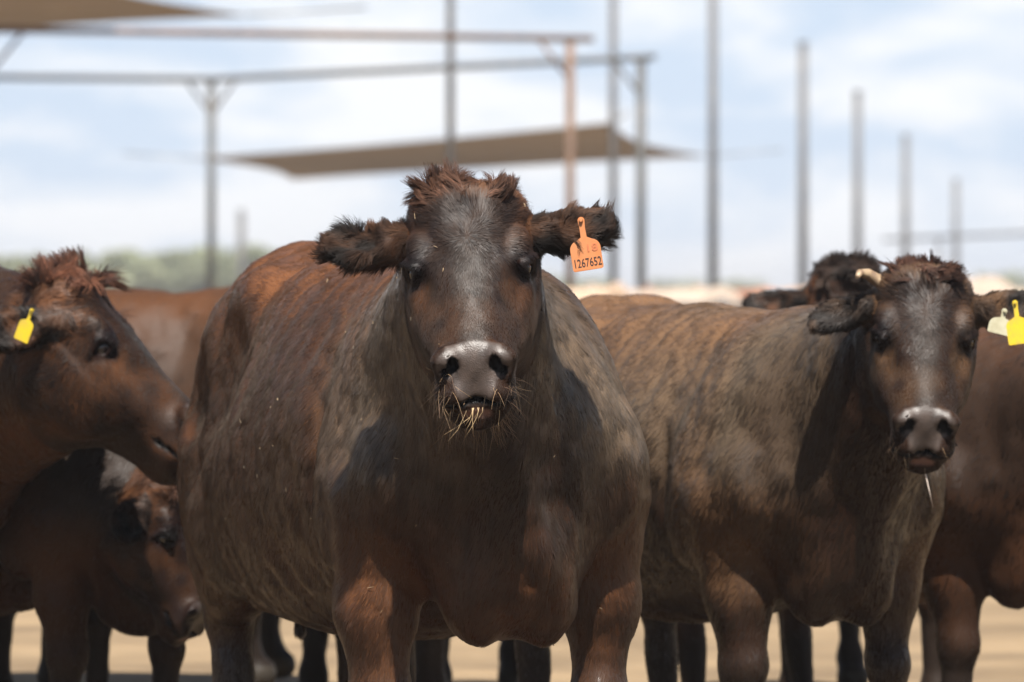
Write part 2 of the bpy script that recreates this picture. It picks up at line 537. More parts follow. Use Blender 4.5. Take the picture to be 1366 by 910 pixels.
def make_sdf(p):
    """body of one cow; local axes: x forward, y left, z up; front feet at x = 0"""
    H0 = np.array(p['head_o'], dtype=np.float32); HM = np.array(p['head_m'], dtype=np.float32)
    bw, dep = p.get('wide', 1.0), p.get('deep', 1.0)
    st = p.get('stance', .235)
    legs = p.get('legs', {})
    nb = H0 + HM @ np.array((.13, -.17, 0), dtype=np.float32)      # where the neck meets the skull
    jaw = H0 + HM @ np.array((.22, -.20, 0), dtype=np.float32)
    earp = p['ears']
    pol = p.get('hump', 0)
    def f(P, full=False):
        x, y, z = P[:, 0], P[:, 1], P[:, 2]
        S = np.stack([x, np.abs(y), z], 1)
        d = ell(S, (-.66, 0, .905), (.80, .385 * bw, .405 * dep))
        d = smin(d, cone(S, (-.02, 0, 1.20), (-1.25, 0, 1.165), .115, .185, ((0, 1, 0), 1.30)), .12)
        d = smin(d, ell(S, (-.85, .13 * bw, .80), (.50, .27 * bw, .30)), .10)
        # rump and thighs
        d = smin(d, ell(S, (-1.30, .07, 1.07), (.34, .24 * bw, .29)), .10)
        d = smin(d, ell(S, (-1.10, .23 * bw, 1.24), (.09, .05, .06)), .09)
        d = smin(d, ell(S, (-1.38, .19, .86), (.235, .145, .36), rotm(0, 10, 0)), .07)
        d = smin(d, ell(S, (-1.20, .235, .74), (.13, .085, .19)), .06)
        # chest, shoulder, brisket
        d = smin(d, ell(S, (.06, 0, .93), (.28, .30 * bw, .34)), .09)
        d = smin(d, ell(S, (-.03, .212 * bw, .97), (.20, .122, .33), rotm(15, 16, 0)), .034)
        d = smin(d, ell(S, (.10, .225 * bw, .88), (.135, .112, .160)), .030)     # point of the shoulder
        d = smin(d, ell(S, (.16, 0, .72 - p.get('drop', 0)), (.19, .155, .185)), .035)
        d = smin(d, ell(S, (.20, .065, .66), (.12, .082, .135)), .024)
        # armpit hollow between brisket and arm
        d = smax(d, -ell(S, (.34, .20, .66), (.15, .055, .10)), .05)
        d = smax(d, -cone(S, (.40, 0, .96), (.345, 0, .66), .024, .016), .045)           # breastbone groove
        d = smax(d, -cone(S, (-.26, .325 * bw, 1.10), (-.23, .345 * bw, .72), .026, .022), .070)   # behind the shoulder
        d = smax(d, -ell(S, (-1.02, .40 * bw, 1.06), (.13, .07, .12)), .08)              # flank hollow
        d = smax(d, -ell(S, (-1.36, .345 * bw, 1.02), (.10, .035, .10)), .05)
        # neck
        nk = p.get('neck', (.08, 0, 1.06))
        dn = cone(P, (nk[0] - .1, nk[1], nk[2]), nb, p.get('neck_r', .27), .150, ((0, 1, 0), p.get('neck_flat', .86)))
        d = smin(d, dn, .10)
        d = smin(d, cone(P, (nk[0] + .10, nk[1] * .5, nk[2] - .22), jaw * .75 + nb * .25, .17, .095), .09)
        dl = cone(P, (.27, 0, .74), jaw + np.array((-.04, 0, -.02)), .075, .055, ((0, 1, 0), .62))
        d = smin(d, dl, .10)
        # legs
        for k, (sx, sy) in enumerate((('f', 1), ('f', -1), ('h', 1), ('h', -1))):
            dx, dy = legs.get(sx + ('l' if sy > 0 else 'r'), (0, 0))
            if sx == 'f':
                Y = sy * st
                a = (.04, sy * .245 * bw, .82); e1 = (.03 + dx * .4, Y + dy * .4, .60); kn = (.05 + dx * .8, Y * .97 + dy * .8, .415)
                fe = (.03 + dx, Y + dy, .13)
                g = cone(P, a, e1, .112, .083)
                g = smin(g, cone(P, e1, kn, .080, .051), .04)
                g = smin(g, ell(P, kn, (.058, .056, .072)), .025)
                g = smin(g, cone(P, kn, fe, .048, .040), .03)
                ft = fe
            else:
                Y = sy * .20
                a = (-1.27, sy * .22, .72); e1 = (-1.50 + dx * .6, Y + dy * .6, .50)
                fe = (-1.44 + dx, Y + dy, .14)
                g = cone(P, a, e1, .125, .058)
                g = smin(g, ell(P, e1, (.062, .046, .075)), .03)
                g = smin(g, cone(P, e1, fe, .050, .038), .03)
                ft = fe
            g = smin(g, ell(P, (ft[0], ft[1], ft[2] - .01), (.052, .05, .055)), .03)
            g = smin(g, cone(P, (ft[0], ft[1], ft[2] - .02), (ft[0] + .045, ft[1], .06), .042, .058), .02)
            g = np.maximum(g, -(z - .004))
            d = smin(d, g, .045 if sx == 'f' else .06)
        # elbow pouch and flank fold
        d = smin(d, ell(S, (-.13, .235, .72), (.07, .045, .08)), .05)
        d = smin(d, cone(S, (-1.02, .235 * bw, .58), (-1.17, .245, .78), .035, .03), .06)
        # tail
        tl = cone(P, (-1.60, 0, 1.17), (-1.69, 0, .98), .032, .026)
        tl = np.minimum(tl, cone(P, (-1.69, 0, .98), (-1.66, .01, .45), .026, .016))
        d = smin(d, tl, .03)
        # gentle unevenness: ribs, muscle, skin folds
        near = np.abs(d) < .06
        if near.any():
            Pn = P[near]
            q = d[near]
            q = q + .008 * vnoise(Pn, 6, 3) + .0022 * vnoise(Pn, 22, 4) + .0007 * np.sin(Pn[:, 0] * 68 + Pn[:, 2] * 9) * sstep(-.25, -.4, Pn[:, 0]) * sstep(-1.1, -.95, Pn[:, 0]) + .0035 * vnoise(Pn * np.array((2.2, 1, .7), dtype=np.float32), 11, 5)
            # folds hanging on the neck
            fold = np.sin((Pn[:, 0] * 42 + Pn[:, 1] * 14 + 1.6 * vnoise(Pn, 9, 8)))
            msk = sstep(.10, .25, Pn[:, 0]) * (1 - sstep(.45, .55, Pn[:, 0])) * sstep(.75, .85, Pn[:, 2])
            q = q + .0036 * fold * msk
            d[near] = q
        # head
        Q = (P - H0) @ HM
        hm = (np.linalg.norm(Q - np.array((.22, -.1, 0), dtype=np.float32), axis=1) < .50)
        dh = np.full(len(P), 9.0, dtype=np.float32); ed = dh.copy()
        if hm.any():
            a, b, c = sd_head(Q[hm], True, earp)
            nearn = np.abs(a) < .03
            aa = a.copy()
            aa[nearn] += .0007 * vnoise(Q[hm][nearn], 38, 9)
            dh[hm] = b; ed[hm] = c
            # keep the neck from swallowing the face front
            face = Q[hm][:, 1]
            dk = d[hm]
            pen = np.clip(face + .12, 0, 1) * 1.6
            d[hm] = smin(dk + pen, aa, .035)
        if full:
            return d, dh, ed, Q
        return d
    return f


def surface_nets(f, lo, hi, h):
    lo = np.array(lo, dtype=np.float32); hi = np.array(hi, dtype=np.float32)
    c = h * 4
    n = np.ceil((hi - lo) / c).astype(int) + 1
    g = np.stack(np.meshgrid(*[lo[i] + c * np.arange(n[i], dtype=np.float32) for i in range(3)], indexing='ij'), -1)
    C = f(g.reshape(-1, 3)).reshape(n)
    # refine every fine node near a coarse cell that may hold the surface
    nf = (n - 1) * 4 + 1
    F = np.empty(nf, dtype=np.float32)
    # nearest upsample as default sign
    idx = [np.minimum((np.arange(nf[i]) + 2) // 4, n[i] - 1) for i in range(3)]
    F[:] = C[np.ix_(*idx)]
    m = np.abs(F) < c * 1.5
    ii = np.nonzero(m)
    P = np.stack([lo[k] + h * ii[k].astype(np.float32) for k in range(3)], 1)
    out = np.empty(len(P), dtype=np.float32)
    for s in range(0, len(P), 400000):
        out[s:s + 400000] = f(P[s:s + 400000])
    F[m] = out
    inside = F < 0
    cs = inside[:-1, :-1, :-1].astype(np.int8)
    for a in (0, 1):
        for b in (0, 1):
            for d_ in (0, 1):
                if a + b + d_:
                    cs = cs + inside[a:nf[0] - 1 + a, b:nf[1] - 1 + b, d_:nf[2] - 1 + d_]
    act = (cs > 0) & (cs < 8)
    ai = np.stack(np.nonzero(act), 1)
    vid = np.full(act.shape, -1, dtype=np.int64)
    vid[tuple(ai.T)] = np.arange(len(ai))
    corners = [(a, b, d_) for a in (0, 1) for b in (0, 1) for d_ in (0, 1)]
    vals = {k: F[ai[:, 0] + k[0], ai[:, 1] + k[1], ai[:, 2] + k[2]] for k in corners}
    acc = np.zeros((len(ai), 3), dtype=np.float32); cnt = np.zeros(len(ai), dtype=np.float32)
    for k in corners:
        for ax in range(3):
            if k[ax] == 0:
                k2 = list(k); k2[ax] = 1; k2 = tuple(k2)
                a, b = vals[k], vals[k2]
                cr = (a < 0) != (b < 0)
                t = np.where(cr, a / np.where(cr, a - b, 1), 0)
                pt = np.tile(np.array(k, dtype=np.float32), (len(ai), 1))
                pt[:, ax] = t
                acc += pt * cr[:, None]; cnt += cr
    V = lo + h * (ai + acc / cnt[:, None])
    quads = []
    for ax in range(3):
        sl0 = [slice(None)] * 3; sl1 = [slice(None)] * 3
        sl0[ax] = slice(0, nf[ax] - 1); sl1[ax] = slice(1, nf[ax])
        a = inside[tuple(sl0)]; b = inside[tuple(sl1)]
        e = np.stack(np.nonzero(a != b), 1)
        u_, v_ = (ax + 1) % 3, (ax + 2) % 3
        ok = (e[:, u_] > 0) & (e[:, v_] > 0) & (e[:, u_] < nf[u_] - 1) & (e[:, v_] < nf[v_] - 1)
        e = e[ok]
        s = a[tuple(e.T)]
        def c_(du, dv):
            q = e.copy(); q[:, u_] -= du; q[:, v_] -= dv
            return vid[tuple(q.T)]
        q = np.stack([c_(1, 1), c_(0, 1), c_(0, 0), c_(1, 0)], 1)
        q[~s] = q[~s][:, ::-1]
        quads.append(q)
    Q = np.concatenate(quads)
    Q = Q[(Q >= 0).all(1)]
    return V.astype(np.float32), Q


def grad(f, V, e=.003):
    g = np.empty_like(V)
    k = np.array([[1, -1, -1], [-1, -1, 1], [-1, 1, -1], [1, 1, 1]], dtype=np.float32)
    g = np.zeros_like(V)
    for kk in k:
        g += kk * f(V + kk * e)[:, None]
    return g / (4 * e)


def hair_object(name, roots, normals, dirs, length, col, rad, parent, lift=.35, npt=4, curl=None, wav=0.0, grav=0.0, material=None, clump=0, camt=.7, gloss=0.0):
    """hair curves; every argument is per hair"""
    N = len(roots)
    s = np.linspace(0, 1, npt, dtype=np.float32)
    length = np.broadcast_to(length, (N,)).astype(np.float32)
    lift = np.broadcast_to(lift, (N,)).astype(np.float32)
    d = nrm(dirs)
    P = np.empty((N, npt, 3), dtype=np.float32)
    if curl is None: curl = np.zeros((N, 3), dtype=np.float32)
    side = np.cross(d, normals)
    ph = rng.uniform(0, 6.28, N).astype(np.float32)
    for i, t in enumerate(s):
        P[:, i] = (roots + d * (length * t)[:, None] + normals * (length * lift * (t * (1.25 - .6 * t)))[:, None]
                   + curl * (length * t * t)[:, None]
                   + side * (wav * length * np.sin(ph + 5 * t) * t)[:, None])
        P[:, i, 2] -= grav * length * t * t
    if clump:
        gi = rng.choice(N, min(clump, N), replace=False)
        G = roots[gi]
        near = np.empty(N, dtype=np.int64)
        for s0 in range(0, N, 4000):
            near[s0:s0 + 4000] = ((roots[s0:s0 + 4000, None] - G[None]) ** 2).sum(2).argmin(1)
        gp = P[gi][near]
        amt = (camt * rng.uniform(.6, 1.1, N)).astype(np.float32)[:, None]
        for i, t in enumerate(s):
            k = amt * t ** 1.1
            P[:, i] = P[:, i] * (1 - k) + gp[:, i] * k
    hc = D.hair_curves.new(name)
    hc.add_curves([npt] * N)
    hc.attributes['position'].data.foreach_set('vector', P.reshape(-1))
    taper = np.array([1.0, .95, .8, .25] if npt == 4 else np.concatenate([[1], np.linspace(1, .15, npt - 1) ** .6]), dtype=np.float32)
    R = (np.broadcast_to(rad, (N,)).astype(np.float32)[:, None] * taper[None]).ravel()
    if 'radius' not in hc.attributes:
        hc.attributes.new('radius', 'FLOAT', 'POINT')
    hc.attributes['radius'].data.foreach_set('value', R)
    ca = hc.attributes.new('haircol', 'FLOAT_COLOR', 'CURVE')
    C4 = np.ones((N, 4), dtype=np.float32); C4[:, :3] = col
    ca.data.foreach_set('color', C4.ravel())
    ga = hc.attributes.new('gloss', 'FLOAT', 'CURVE')
    ga.data.foreach_set('value', np.broadcast_to(gloss, (N,)).astype(np.float32).copy())
    la = hc.attributes.new('lie', 'FLOAT_VECTOR', 'CURVE')
    lz = nrm(normals + d * .18 + .16 * vnoise3(roots, 45, 91) + .10 * rng.normal(size=(N, 3))).astype(np.float32)
    la.data.foreach_set('vector', lz.ravel())
    hc.materials.append(material or M_hair)
    o = D.objects.new(name, hc)
    COL.objects.link(o)
    o.parent = parent
    return o


EAR = dict(dir=(-.02, -.12, 1), broad=(1, .2, 0), len=.215, w=.042)

def cow(label, root, yaw, head, p, coat=0, group='dark brown cattle standing in the pen', h=.012, ear_hairs=3000,
        poll_hairs=2500, coat_r=.0006, scale=1.0, dark=.5, hue=0.0, pollcol=None, tone=1.0):
    """root: world point between the front feet, yaw: degrees the body points right of the camera direction,
    head: dict(pos=world point of the poll, az=degrees right of the camera, tilt, roll)"""
    F = np.array((math.sin(math.radians(yaw)), -math.cos(math.radians(yaw)), 0))
    Lf = np.array((-F[1], F[0], 0))
    B = np.stack([F, Lf, (0, 0, 1)], 1)                      # local -> world
    az, tl, ro = (math.radians(head[k]) for k in ('az', 'tilt', 'roll'))
    fz = np.array((math.sin(az), -math.cos(az), 0)); zz = np.array((0, 0, 1.0))
    u = fz * math.sin(tl) - zz * math.cos(tl)
    v = fz * math.cos(tl) + zz * math.sin(tl)
    w = np.cross(zz, fz)
    u2 = u * math.cos(ro) + w * math.sin(ro)
    w2 = w * math.cos(ro) - u * math.sin(ro)
    HMw = np.stack([u2, v, w2], 1)
    HM = B.T @ HMw
    ho = (B.T @ (np.array(head['pos']) - np.array((root[0], root[1], 0)))) / scale
    p = dict(p); p['head_o'] = ho; p['head_m'] = HM
    p.setdefault('ears', {1: EAR, -1: EAR})
    f = make_sdf(p)
    lo = np.minimum(np.array((-1.78, -.52, -.01)), ho - .42)
    hi = np.maximum(np.array((.50, .52, 1.50)), ho + .48)
    hx = ho + HM @ np.array((.5, -.1, 0)); hi = np.maximum(hi, hx + .12); lo = np.minimum(lo, hx - .12)
    lo[2] = max(lo[2], -.012)
    V, Q = surface_nets(f, lo, hi, h)
    for _ in range(2):
        d = f(V); g = grad(f, V)
        V = V - g * (np.clip(d, -h, h) / np.maximum((g * g).sum(1), .2))[:, None]
    N = nrm(grad(f, V, .004))
    body = np_mesh('cow', V, Q, M_hide)
    body.location = (root[0], root[1], 0)
    body.rotation_euler = (0, 0, math.atan2(F[1], F[0]))
    body.scale = (scale,) * 3
    tag(body, label, 'cow', group)
    # --- colours
    def colours(P_, n_):
        d, dh, ed, q = f(P_, True)
        inhead = (dh < .035) & (q[:, 0] > -.05)
        inear = (ed < .012) & (ed < dh)
        uu, vv, ww = q[:, 0], q[:, 1], np.abs(q[:, 2])
        darkc = np.array((.0220, .0098, .0050)); rust = np.array(p.get('rust', (.125, .050, .020))); blackc = np.array((.011, .008, .0065))
        z = P_[:, 2]; x = P_[:, 0]
        a = .30 + .42 * vnoise(P_, 2.2, 21 + p.get('seed', 0)) + .16 * vnoise(P_, 6, 22) + .07 * vnoise(P_, 19, 23)
        a = a + .75 * sstep(1.02, 1.34, z) * (1 - sstep(-.15, .12, x)) + hue         # sun-bleached back
        a = a + .35 * np.exp(-((z - .68) / .10) ** 2 - ((x - .06) / .12) ** 2)             # rusty arms
        a = a - .45 * sstep(.0, .18, x) * sstep(.82, .95, z)
        lit_taupe = np.array(p.get('lit_taupe', (.105, .072, .048)))  # sunlit sheen painted into neck and shoulder coat, left off the shaded chest
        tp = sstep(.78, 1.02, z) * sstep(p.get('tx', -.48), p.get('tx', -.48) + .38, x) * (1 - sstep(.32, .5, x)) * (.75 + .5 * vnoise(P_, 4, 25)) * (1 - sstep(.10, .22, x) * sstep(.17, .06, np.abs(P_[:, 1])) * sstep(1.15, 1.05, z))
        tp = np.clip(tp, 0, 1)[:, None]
        c = darkc * (1 - tp) + lit_taupe * tp
        c = c + (rust - c) * np.clip(a, 0, 1)[:, None]
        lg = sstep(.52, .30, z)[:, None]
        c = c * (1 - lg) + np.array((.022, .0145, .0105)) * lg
        # head
        b = .0 + .30 * vnoise(q, 9, 31) + .2 * vnoise(q, 28, 32)
        b = b + .55 * sstep(.075, .03, uu) + .45 * np.exp(-(((uu - .235) / .055) ** 2 + ((ww - .095) / .03) ** 2))
        b = b + .55 * sstep(.085, .115, ww) * sstep(.14, .08, uu)
        hc_ = darkc * .92 + (rust - darkc) * np.clip(b, 0, 1)[:, None]
        grey = np.array((.032, .026, .022))  # grey sheen on the ridge of the nose, painted into the coat
        gm = (sstep(.035, .0, ww - .012) * sstep(.12, .2, uu) * (1 - sstep(.37, .40, uu)))[:, None] * .55
        hc_ = hc_ * (1 - gm) + grey * gm
        c = np.where(inhead[:, None], hc_, c)
        blk = sstep(.034, .004, np.sqrt(((uu - .190) * 1) ** 2 + ((vv + .045) * .7) ** 2 + (ww - .105) ** 2) - .018)  # shade of the deep, hooded eyes painted into the face colour
        c = np.where(inhead[:, None], c * (1 - .75 * blk[:, None]), c)
        ec = blackc * 1.2 + (rust * .7 - blackc) * np.clip(.30 + .9 * vnoise(P_, 26, 33), 0, 1)[:, None] * .8
        c = np.where(inear[:, None], ec, c)
        # bare nose leather
        bare = sstep(.388, .400, uu - .25 * np.clip(ww - .03, 0, 1)) * (dh < .03) * sstep(.004, -.004, ww - (.056 - .56 * np.clip(-vv - .02, 0, .1))) * sstep(-.090, -.084, vv + 1.6 * np.minimum(ww, .07) ** 2)
        rim = (dh < .03) * sstep(.034, .026, np.sqrt((uu - .437) ** 2 + (vv + .02) ** 2 + (ww - .047) ** 2)) * .9
        bare = np.maximum(bare, rim)
        noz = np.array((.056, .039, .031)) * (1 + .35 * vnoise(q, 55, 35) + .25 * vnoise(q, 170, 36))[:, None]
        c = c * (1 - bare[:, None]) + noz * bare[:, None]
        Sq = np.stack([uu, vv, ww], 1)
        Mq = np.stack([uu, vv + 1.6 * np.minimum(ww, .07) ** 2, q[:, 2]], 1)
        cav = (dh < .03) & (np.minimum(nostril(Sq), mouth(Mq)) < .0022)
        c = np.where(cav[:, None], c * .10, c)  # shade inside nostrils and mouth slit put into the colour
        bare = np.where(cav, 0, bare)
        mv = vv + 1.6 * np.minimum(ww, .07) ** 2
        lips = ((dh < .03) * sstep(.455, .465, uu) * sstep(-.090, -.094, mv) * sstep(-.112, -.104, mv) * sstep(.035, .02, ww))[:, None]
        c = c * (1 - lips) + np.array((.22, .12, .09)) * lips
        return np.clip(c * tone, .003, .9), bare, dh, ed, q, inhead, inear
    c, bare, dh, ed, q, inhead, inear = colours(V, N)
    me = body.data
    nv = len(me.vertices)
    hoof = V[:, 2] < .085
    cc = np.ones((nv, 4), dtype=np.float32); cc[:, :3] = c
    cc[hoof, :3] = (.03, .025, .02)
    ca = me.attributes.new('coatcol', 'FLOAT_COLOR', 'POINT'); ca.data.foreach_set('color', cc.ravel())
    ba = me.attributes.new('bare', 'FLOAT', 'POINT'); ba.data.foreach_set('value', bare.astype(np.float32))
    me.update()
    # --- eyes
    for side in (1, -1):
        pe = ho + HM @ np.array((.186, -.053, side * .1035))
        ey = D.meshes.new('eye')
        import bmesh
        bm = bmesh.new(); bmesh.ops.create_uvsphere(bm, u_segments=24, v_segments=16, radius=.0195); bm.to_mesh(ey); bm.free()
        for pl in ey.polygons: pl.use_smooth = True
        ey.materials.append(M_eye)
        eo = D.objects.new('eye', ey); COL.objects.link(eo); eo.parent = body; eo.location = pe
    # --- hair sampling
    A = V[Q[:, 0]]; Bq = V[Q[:, 1]]; Cq = V[Q[:, 2]]; Dq = V[Q[:, 3]]
    area = .5 * np.linalg.norm(np.cross(Cq - A, Dq - Bq), axis=1)
    fc = (A + Cq) / 2
    fhead = inhead[Q[:, 0]]; fear = inear[Q[:, 0]]; fbare = bare[Q[:, 0]]
    fq = q[Q[:, 0]]
    def sample(weight, n):
        wgt = area * weight
        idx = rng.choice(len(Q), n, p=wgt / wgt.sum())
        a, b = rng.random(n).astype(np.float32)[:, None], rng.random(n).astype(np.float32)[:, None]
        pt = A[idx] * (1 - a) * (1 - b) + Bq[idx] * a * (1 - b) + Cq[idx] * a * b + Dq[idx] * (1 - a) * b
        nn = N[Q[idx, 0]] * (1 - a) * (1 - b) + N[Q[idx, 1]] * a * (1 - b) + N[Q[idx, 2]] * a * b + N[Q[idx, 3]] * (1 - a) * b
        return pt.astype(np.float32), nrm(nn).astype(np.float32), idx
    nbv = nb_local = ho + HM @ np.array((.13, -.17, 0))
    def flow(P_, n_, q_, head_, ear_):
        x, y, z = P_[:, 0], P_[:, 1], P_[:, 2]
        fl = np.stack([-.62 * np.ones_like(x), .05 * np.sign(y), -.75 * np.ones_like(x)], 1)
        back = sstep(1.15, 1.32, z)[:, None]
        fl = fl * (1 - back) + np.stack([-np.ones_like(x), .35 * np.sign(y), -.15 * np.ones_like(x)], 1) * back
        fr = sstep(-.05, .22, x)[:, None]
        fl = fl * (1 - fr) + np.stack([-.25 + 0 * x, .30 * np.sign(y) * (np.abs(y) > .04), -1 + 0 * x], 1) * fr
        lg = sstep(.62, .5, z)[:, None]
        fl = fl * (1 - lg) + np.array((-.1, 0, -1.)) * lg
        fl = fl + .22 * vnoise3(P_, 4, 51) + .10 * vnoise3(P_, 14, 52)
        # face
        u, v, w = q_[:, 0], q_[:, 1], q_[:, 2]
        hf = np.stack([(u - .135) * 9, -1.2 * np.clip(np.abs(w) - .06, 0, 1) * 8, w * 9], 1)
        hf = nrm(hf) + np.stack([.6 * sstep(.17, .26, u), 0 * u, 0 * u], 1)
        hf = hf + (.20 + .35 * (u < .17))[:, None] * vnoise3(q_, 22, 53) + .10 * vnoise3(q_, 55, 54)
        fl = np.where(head_[:, None], hf @ HM.T, fl)
        sg = np.sign(q_[:, 2])
        ef = np.stack([np.clip((u - .080) * 26, -1.2, 1.2), .25 + 0 * u, .65 * sg], 1) + .40 * vnoise3(q_, 30, 55)
        fl = np.where(ear_[:, None], ef @ HM.T, fl)
        fl = fl - n_ * (fl * n_).sum(1)[:, None]
        return nrm(fl).astype(np.float32)
    if coat:
        wgt = np.ones(len(Q), dtype=np.float64)
        wgt *= np.where(fc[:, 0] < -.5, .75, 1.0) * np.where(fc[:, 2] < .35, .25, 1)
        wgt *= np.where(fhead, 3.2, 1) * (fbare < .3)
        wgt *= np.where(fear, 1.5, 1)
        P_, n_, idx = sample(wgt, coat)
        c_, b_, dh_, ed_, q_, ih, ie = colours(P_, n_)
        keep = (b_ < .25) & (P_[:, 2] > .09)
        # no hair inside the mouth, nostrils or over the eyes
        S_ = np.stack([q_[:, 0], q_[:, 1], np.abs(q_[:, 2])], 1)
        keep &= ~(ih & (ell(S_, (.186, -.053, .116), (.021, .026, .03)) < 0))
        keep &= ~(ih & (ell(S_, (.440, -.020, .048), (.022, .024, .024)) < 0))
        P_, n_, c_, q_, ih, ie = (t[keep] for t in (P_, n_, c_, q_, ih, ie))
        fl = flow(P_, n_, q_, ih, ie)
        n1 = len(P_)
        ln = .019 * (1 + .35 * vnoise(P_, 14, 60)) * rng.uniform(.6, 1.25, n1)
        ln = np.where(P_[:, 2] < .5, ln * .7, ln)
        hl = np.interp(q_[:, 0], [-.05, .06, .12, .2, .3, .38, .5], [.024, .022, .013, .011, .008, .005, .004]) * rng.uniform(.6, 1.3, n1)
        ln = np.where(ih, hl, ln)
        lift = np.where(ih, .14, .05) + .06 * np.abs(vnoise(P_, 40, 61))
        # locks: hairs in one lock share a shade
        Ms = np.array([[.77, 0, .64], [0, 1, 0], [-.64, 0, .77]], dtype=np.float32)     # across / along the lie of the flank hair
        Mf = np.array([[1, 0, .2], [0, 1, -.2], [-.22, 0, 1]], dtype=np.float32)        # the same on neck and chest
        fb = sstep(-.12, .16, P_[:, 0])
        wob = .012 * vnoise3(P_, 9, 67)
        def lie_noise(ac, al, seed):
            k_ = np.array((ac, ac, al), dtype=np.float32)
            return vnoise((P_ + wob) @ Ms * k_, 1.0, seed) * (1 - fb) + vnoise((P_ + wob) @ Mf * k_, 1.0, seed + 5) * fb
        streak = .5 + .5 * lie_noise(150, 14, 62)
        st2 = .6 * lie_noise(55, 4.5, 64) + .6 * lie_noise(95, 7, 74)
        c_ = c_ * np.clip(.68 + .40 * streak + .30 * st2 * (.3 + .7 * sstep(-.6, -.1, P_[:, 0])) + rng.uniform(-.15, .35, n1), .15, 3)[:, None]
        cur = (.10 * vnoise3(P_, 45, 63)).astype(np.float32)
        rad = coat_r * np.where(ih, .62, 1.0) * rng.uniform(.7, 1.2, n1)
        hair_object('coat', P_, n_, fl, ln, np.clip(c_, .004, .6), rad, body, lift=lift, curl=cur, gloss=np.where(ih, .3, np.where(ie, 0, p.get('gloss', 1.0) * np.clip(.9 + .3 * st2 + .35 * vnoise(P_, 4, 66), .2, 1.5))))
    # ears
    if ear_hairs:
        P_, n_, idx = sample(np.where(fear, 1.0, 0.0) + 1e-9, ear_hairs)
        c_, b_, dh_, ed_, q_, ih, ie = colours(P_, n_)
        keep = ie; P_, n_, c_, q_, ih, ie = (t[keep] for t in (P_, n_, c_, q_, ih, ie))
        fl = flow(P_, n_, q_, ih, ie)
        wt_ = np.abs(q_[:, 2])
        ln = rng.uniform(.012, .031, len(P_)) * (1 + .35 * vnoise(P_, 30, 71)) * p.get('earfur', 1.0)
        lock = nrm(vnoise3(P_, 34, 72))
        hair_object('ear_fur', P_, n_, fl + .5 * lock, ln, np.clip(c_ * rng.uniform(.5, 1.6, len(P_))[:, None] * 1.1, .004, .5),
                    coat_r * .55, body, lift=.55 + .35 * np.abs(vnoise(P_, 20, 73)), curl=(.5 * vnoise3(P_, 60, 74)).astype(np.float32),
                    wav=.06, npt=5, grav=.15, clump=max(60, ear_hairs // 40), camt=.38, material=M_fluff)
    # poll tuft
    if poll_hairs:
        tf = p.get('tuft', 1.0)
        msk = (fq[:, 0] < .06) & (np.abs(fq[:, 2]) < .085) & (fq[:, 1] > -.10) & fhead
        P_, n_, idx = sample(np.where(msk, 1.0, 0.0) + 1e-9, poll_hairs)
        c_, b_, dh_, ed_, q_, ih, ie = colours(P_, n_)
        keep = (q_[:, 0] < .07); P_, n_, c_, q_ = (t[keep] for t in (P_, n_, c_, q_))
        lk = nrm(vnoise3(P_ * np.array((1, 1, 1)), 26, 81) + .4 * vnoise3(P_, 70, 84))
        side_ = np.sign(q_[:, 2] + .02)
        base = np.stack([-.10 + 0 * side_, .25 + 0 * side_, .12 * side_ + q_[:, 2] * 8], 1) @ HM.T
        dd = nrm(base + .55 * lk)
        pc = np.array(pollcol) if pollcol is not None else np.array((.105, .048, .028))
        cc_ = pc * (.45 + .9 * rng.random(len(P_)) ** 1.5)[:, None] * (.75 + .5 * vnoise(P_, 60, 82))[:, None]
        ln = rng.uniform(.035, .065, len(P_)) * tf * (1 + .3 * vnoise(P_, 30, 83))
        hair_object('poll_tuft', P_, n_, dd, ln, np.clip(cc_, .006, .6), coat_r * .85, body, lift=p.get('tuftlift', .40),
                    curl=(lk * .55).astype(np.float32), wav=.13, npt=6, grav=.30, clump=260, camt=.55, material=M_fluff)
    return dict(body=body, f=f, ho=ho, HM=HM, B=B, root=np.array((root[0], root[1], 0)), scale=scale)


def head_world(c, uvw):
    lp = c['ho'] + c['HM'] @ np.array(uvw)
    return Vector(c['root'] + c['scale'] * (c['B'] @ lp))
QUAL = 650
# ------------------------------------------------------------------ ground
def ground():
    xs = np.concatenate([[-3500, -1500, -500, -150, -60], np.linspace(-30, 30, 61), [60, 150, 500, 1500, 3500]])
    ys = np.concatenate([[-50, 0, 5], np.linspace(8, 60, 80), [80, 120, 200, 400, 800, 1600, 3800]])
    X, Y = np.meshgrid(xs, ys, indexing='ij')
    P = np.stack([X.ravel(), Y.ravel(), 0 * X.ravel()], 1).astype(np.float32)
    Z = .018 * vnoise(P, .7, 90) + .012 * vnoise(P, 2.3, 91)
    near = (np.abs(P[:, 0]) < 31) & (P[:, 1] < 61) & (P[:, 1] > 7)
    P[:, 2] = np.where(near, Z, 0) - .012
    nx, ny = len(xs), len(ys)
    i, j = np.meshgrid(np.arange(nx - 1), np.arange(ny - 1), indexing='ij')
    a = (i * ny + j).ravel()
    Fq = np.stack([a, a + ny, a + ny + 1, a + 1], 1)
    o = np_mesh('ground', P, Fq, M_ground)
    tag(o, kind='structure')
ground()

